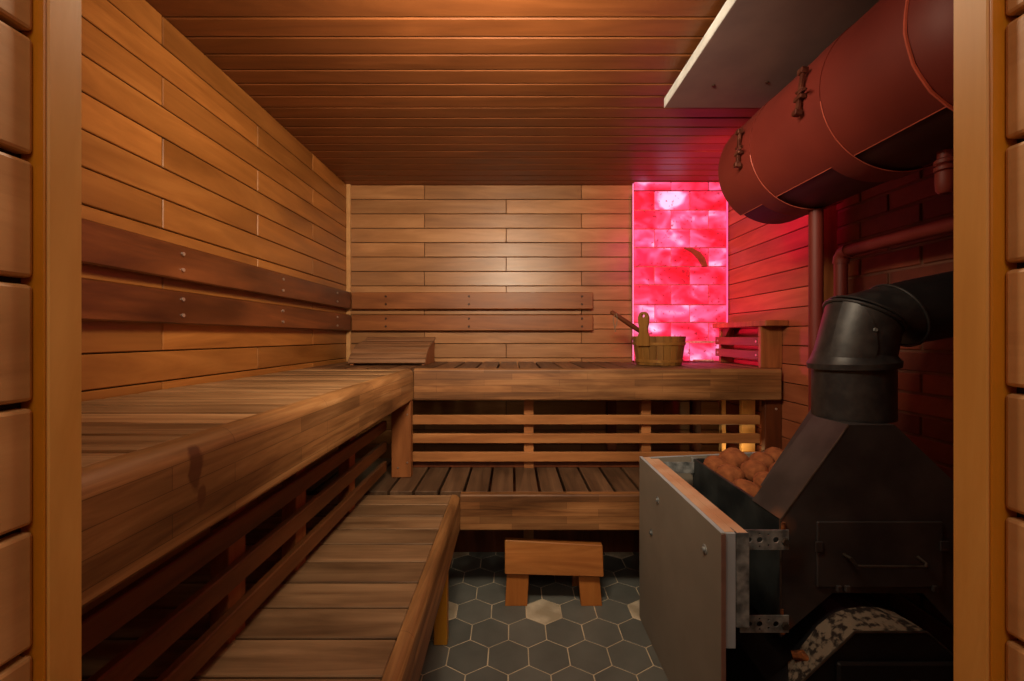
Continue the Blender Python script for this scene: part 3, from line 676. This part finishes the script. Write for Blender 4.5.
def bracket(h0, h1, y):
    m = MB(); o = None
    # perforated flat strap: frame plus cross pieces leaving real holes
    b = bmesh.new(); x0, x1 = .600, .7285; cy = y
    outer = [(x0, h0), (x1, h0), (x1, h1), (x0, h1)]
    holes = [(x0+.025, (h0+h1)/2, .007), (x0+.052, (h0+h1)/2, .008), (x0+.052, h1-.009, .003), (x0+.052, h0+.009, .003), (x0+.075, h1-.012, .003), (x0+.075, h0+.012, .003), (x0+.095, (h0+h1)/2, .008)]
    es = []
    vo = [b.verts.new((p[0], cy, p[1]+H0)) for p in outer]; es += [b.edges.new((vo[i], vo[(i+1) % 4])) for i in range(4)]
    for (hx_, hz_, r_) in holes:
        vv = [b.verts.new((hx_+r_*math.cos(k*math.pi/5), cy, hz_+H0+r_*math.sin(k*math.pi/5))) for k in range(10)]; es += [b.edges.new((vv[i], vv[(i+1) % 10])) for i in range(10)]
    bmesh.ops.triangle_fill(b, edges=es, use_beauty=True)
    g = bmesh.ops.extrude_face_region(b, geom=b.faces[:]); bmesh.ops.translate(b, vec=(0, .003, 0), verts=[e for e in g['geom'] if isinstance(e, bmesh.types.BMVert)])
    bmesh.ops.recalc_face_normals(b, faces=b.faces); m._merge(b)
    o = m.obj('bracket', M['galv'], t)
    MB().lathe((x0+.012, y-.004, (h0+h1)/2), [(.007, 0), (.007, .004)], 6, axis='y').obj('bolt', M['galv'], o)
    MB().lathe((x1-.010, y-.006, (h0+h1)/2-.004), [(.009, 0), (.011, .003), (.011, .006)], 6, axis='y').obj('bolt', M['rim_wear'], o)
bracket(-.560, -.508, 1.118); bracket(-.778, -.733, 1.118)
MB().box(.604, .729, 1.70, 1.703, -.545, -.50, .0005).obj('bracket', M['galv'], t)
for y, h in ((1.549, -.594), (1.62, -.745), (1.171, -.584)):
    o = MB().lathe((.5315, y, h), [(.013, 0), (.013, -.0015), (.007, -.002), (.007, -.006), (.004, -.008)], 12, axis='x').obj('bolt', M['galv'], t)
b = thing('stove_guard', 'pale fireproof board standing behind the stove stones', 'guard panel', (.85, 1.79, FL))
MB().hexa([(.545, 1.777, FL), (1.28, 1.792, FL), (1.28, 1.803, FL), (.545, 1.788, FL), (.545, 1.777, -.508), (1.28, 1.792, -.478), (1.28, 1.803, -.478), (.545, 1.788, -.508)], .001).obj('board', M['board'], b)
MB().hexa([(.545, 1.777, -.5078), (1.28, 1.792, -.4778), (1.28, 1.803, -.4778), (.545, 1.788, -.5078), (.545, 1.777, -.5062), (1.28, 1.792, -.4762), (1.28, 1.803, -.4762), (.545, 1.788, -.5062)], 0).obj('top_edge', M['board_in'], b)

# stones: placed by hand along the visible rim, then filled in rows
st = [(.790, 1.64, -.500, .050), (.865, 1.66, -.478, .052), (.800, 1.55, -.505, .050), (.890, 1.56, -.495, .048), (.955, 1.62, -.478, .045),
      (1.03, 1.66, -.472, .050), (.800, 1.45, -.528, .050), (.885, 1.478, -.505, .046), (.965, 1.52, -.490, .045), (.80, 1.355, -.555, .048),
      (.965, 1.46, -.52, .04), (1.12, 1.64, -.49, .052), (1.13, 1.53, -.50, .05), (1.2, 1.60, -.50, .05), (1.04, 1.57, -.525, .045),
      (.80, 1.60, -.598, .050), (.90, 1.60, -.598, .050), (1.0, 1.60, -.598, .050), (.80, 1.50, -.600, .048), (.90, 1.50, -.598, .050), (1.0, 1.50, -.598, .048), (.80, 1.40, -.602, .046), (.90, 1.40, -.60, .048),
      (1.10, 1.58, -.6, .05), (1.195, 1.5, -.598, .046), (1.1, 1.48, -.6, .045), (1.23, 1.42, -.6, .045)]
desc = ['round sauna stone at the back left corner of the stone bin', 'largest round sauna stone at the back of the bin', 'sauna stone by the left bin wall, second from the back', 'smaller sauna stone in the middle, in front of the largest', 'small sauna stone right of the largest one',
        'sauna stone at the back beside the hood edge', 'sauna stone against the left bin wall, third from the back', 'sauna stone in the second visible row touching the hood', 'small sauna stone partly behind the hood', 'sauna stone nearest the viewer by the left bin wall']
for i, (x, y, h, r) in enumerate(st):
    b = bmesh.new(); bmesh.ops.create_icosphere(b, subdivisions=3, radius=r)
    sc = Vector((random.uniform(.92, 1.02), random.uniform(.9, 1.0), random.uniform(.80, .92))); rot = Matrix.Rotation(random.uniform(0, 3), 3, 'Z')
    for v in b.verts:
        n = noise.noise(v.co*16+Vector((i*3.1, 0, 0)))*.20+noise.noise(v.co*50+Vector((0, i*2.3, 0)))*.04
        v.co = rot @ Vector((v.co.x*sc.x, v.co.y*sc.y, v.co.z*sc.z))*(1.04+n-.05)
    me = bpy.data.meshes.new('sauna_stone')
    for f in b.faces: f.smooth = True
    b.to_mesh(me); b.free(); me.materials.append(M['stone'])
    o = bpy.data.objects.new('sauna_stone', me); col.objects.link(o); o.location = (x, y, h+H0)
    tag(o, desc[i] if i < len(desc) else 'orange brown sauna stone buried in the pile behind the hood', 'stone', 'sauna stones in the stove bin')

# ------------------------------------------------------------------ stool
t = thing('foot_stool', 'small wooden foot stool tucked under the lower back bench', 'stool', (.18, 1.9, FL))
sx0, sx1 = -.031, .394
yf = 1.835
MB().hexa([(sx0, yf, -1.025), (sx1, yf-.012, -1.030), (sx1, yf+.020, -1.030), (sx0, yf+.03, -1.025), (sx0, yf+.022, -.888), (sx1, yf+.010, -.905), (sx1, yf+.042, -.905), (sx0, yf+.052, -.888)], .003).obj('seat_plank', M['stool'], t)
for xa, xb, dx in ((-.018, .078, -.012), (.283, .374, .018)):
    z1 = -1.026
    MB().hexa([(xa+dx, yf+.012, FL), (xb+dx, yf+.012, FL), (xb+dx, yf+.045, FL), (xa+dx, yf+.045, FL), (xa, yf+.022, -.95), (xb, yf+.022, -.95), (xb, yf+.056, -.95), (xa, yf+.056, -.95)], .002).obj('leg', M['stool_leg'], t)
    MB().hexa([(xa, yf+.16, FL), (xb, yf+.16, FL), (xb, yf+.19, FL), (xa, yf+.19, FL), (xa, yf+.058, -.93), (xb, yf+.058, -.93), (xb, yf+.088, -.93), (xa, yf+.088, -.93)], .002).obj('rear_leg', M['stool_leg'], t)

# small yellow lit pillar behind the riser and the lamp that lights it
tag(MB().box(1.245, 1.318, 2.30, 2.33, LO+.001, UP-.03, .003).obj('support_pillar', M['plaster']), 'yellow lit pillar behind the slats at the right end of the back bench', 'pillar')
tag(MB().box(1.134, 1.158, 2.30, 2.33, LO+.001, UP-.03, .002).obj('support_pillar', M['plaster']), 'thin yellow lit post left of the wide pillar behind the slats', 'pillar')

# ------------------------------------------------------------------ lights
def point(name, loc, e, c, r):
    l = bpy.data.lights.new(name, 'POINT'); l.energy = e; l.color = c; l.shadow_soft_size = r
    o = bpy.data.objects.new(name, l); col.objects.link(o); o.location = (loc[0], loc[1], loc[2]+H0); return o
def area(name, loc, rot, e, c, sx, sy):
    l = bpy.data.lights.new(name, 'AREA'); l.shape = 'RECTANGLE'; l.size = sx; l.size_y = sy; l.energy = e; l.color = c
    o = bpy.data.objects.new(name, l); col.objects.link(o); o.location = (loc[0], loc[1], loc[2]+H0); o.rotation_euler = rot; return o
WARM = (1, .82, .58)
point('ceiling_lamp', (-.10, .90, .76), 13, WARM, .06)
fl = area('front_fill', (.0, .75, .72), (math.radians(76), 0, math.radians(4)), 17.5, WARM, .5, .2); fl.data.spread = math.radians(150)  # added soft fill above the doorway, brightens the back of the room
l = bpy.data.lights.new('pink_fill', 'SPOT'); l.energy = 20; l.color = (1, .02, .20); l.shadow_soft_size = .05; l.spot_size = math.radians(128); l.spot_blend = .9  # added pink spot hidden behind the tank, strengthens the wash on the right wall
o = bpy.data.objects.new('pink_fill', l); col.objects.link(o); o.location = (.93, 1.76, .69+H0); o.rotation_euler = Vector((.36, .8, -.10)).to_track_quat('-Z', 'Y').to_euler()
area('vestibule_fill', (0, -.45, .70), (math.radians(38), 0, 0), 4.6, (1, .88, .70), .5, .5)  # added fill from behind the camera for side boards and stove front
point('under_bench_lamp', (1.20, 2.235, -.615), .34, (1, .68, .30), .008)
point('corner_fill', (-.86, 2.55, -.45), .10, (1, .7, .35), .01)  # added unseen point, gives faint glimmers through the left riser slats
l = bpy.data.lights.new('pink_low_fill', 'SPOT'); l.energy = 11; l.color = (1, .02, .18); l.shadow_soft_size = .04; l.spot_size = math.radians(135); l.spot_blend = .8  # added pink spot hidden behind the bucket, reddens rail and right wall
o = bpy.data.objects.new('pink_low_fill', l); col.objects.link(o); o.location = (.84, 2.56, -.085+H0); o.rotation_euler = Vector((.55, -.35, .36)).to_track_quat('-Z', 'Y').to_euler()
w = bpy.data.worlds.new('world'); bpy.context.scene.world = w; w.use_nodes = True
w.node_tree.nodes['Background'].inputs[0].default_value = (.02, .014, .01, 1)

# ------------------------------------------------------------------ camera
cd = bpy.data.cameras.new('camera'); cam = bpy.data.objects.new('camera', cd); col.objects.link(cam)
cam.location = (0, 0, H0); cam.rotation_euler = (math.radians(90), 0, 0)
cd.sensor_width = 36; cd.lens = 425/1024*36; cd.shift_y = -3.5/1024; cd.clip_start = .01
bpy.context.scene.camera = cam
bpy.context.scene.view_settings.view_transform = 'Standard'
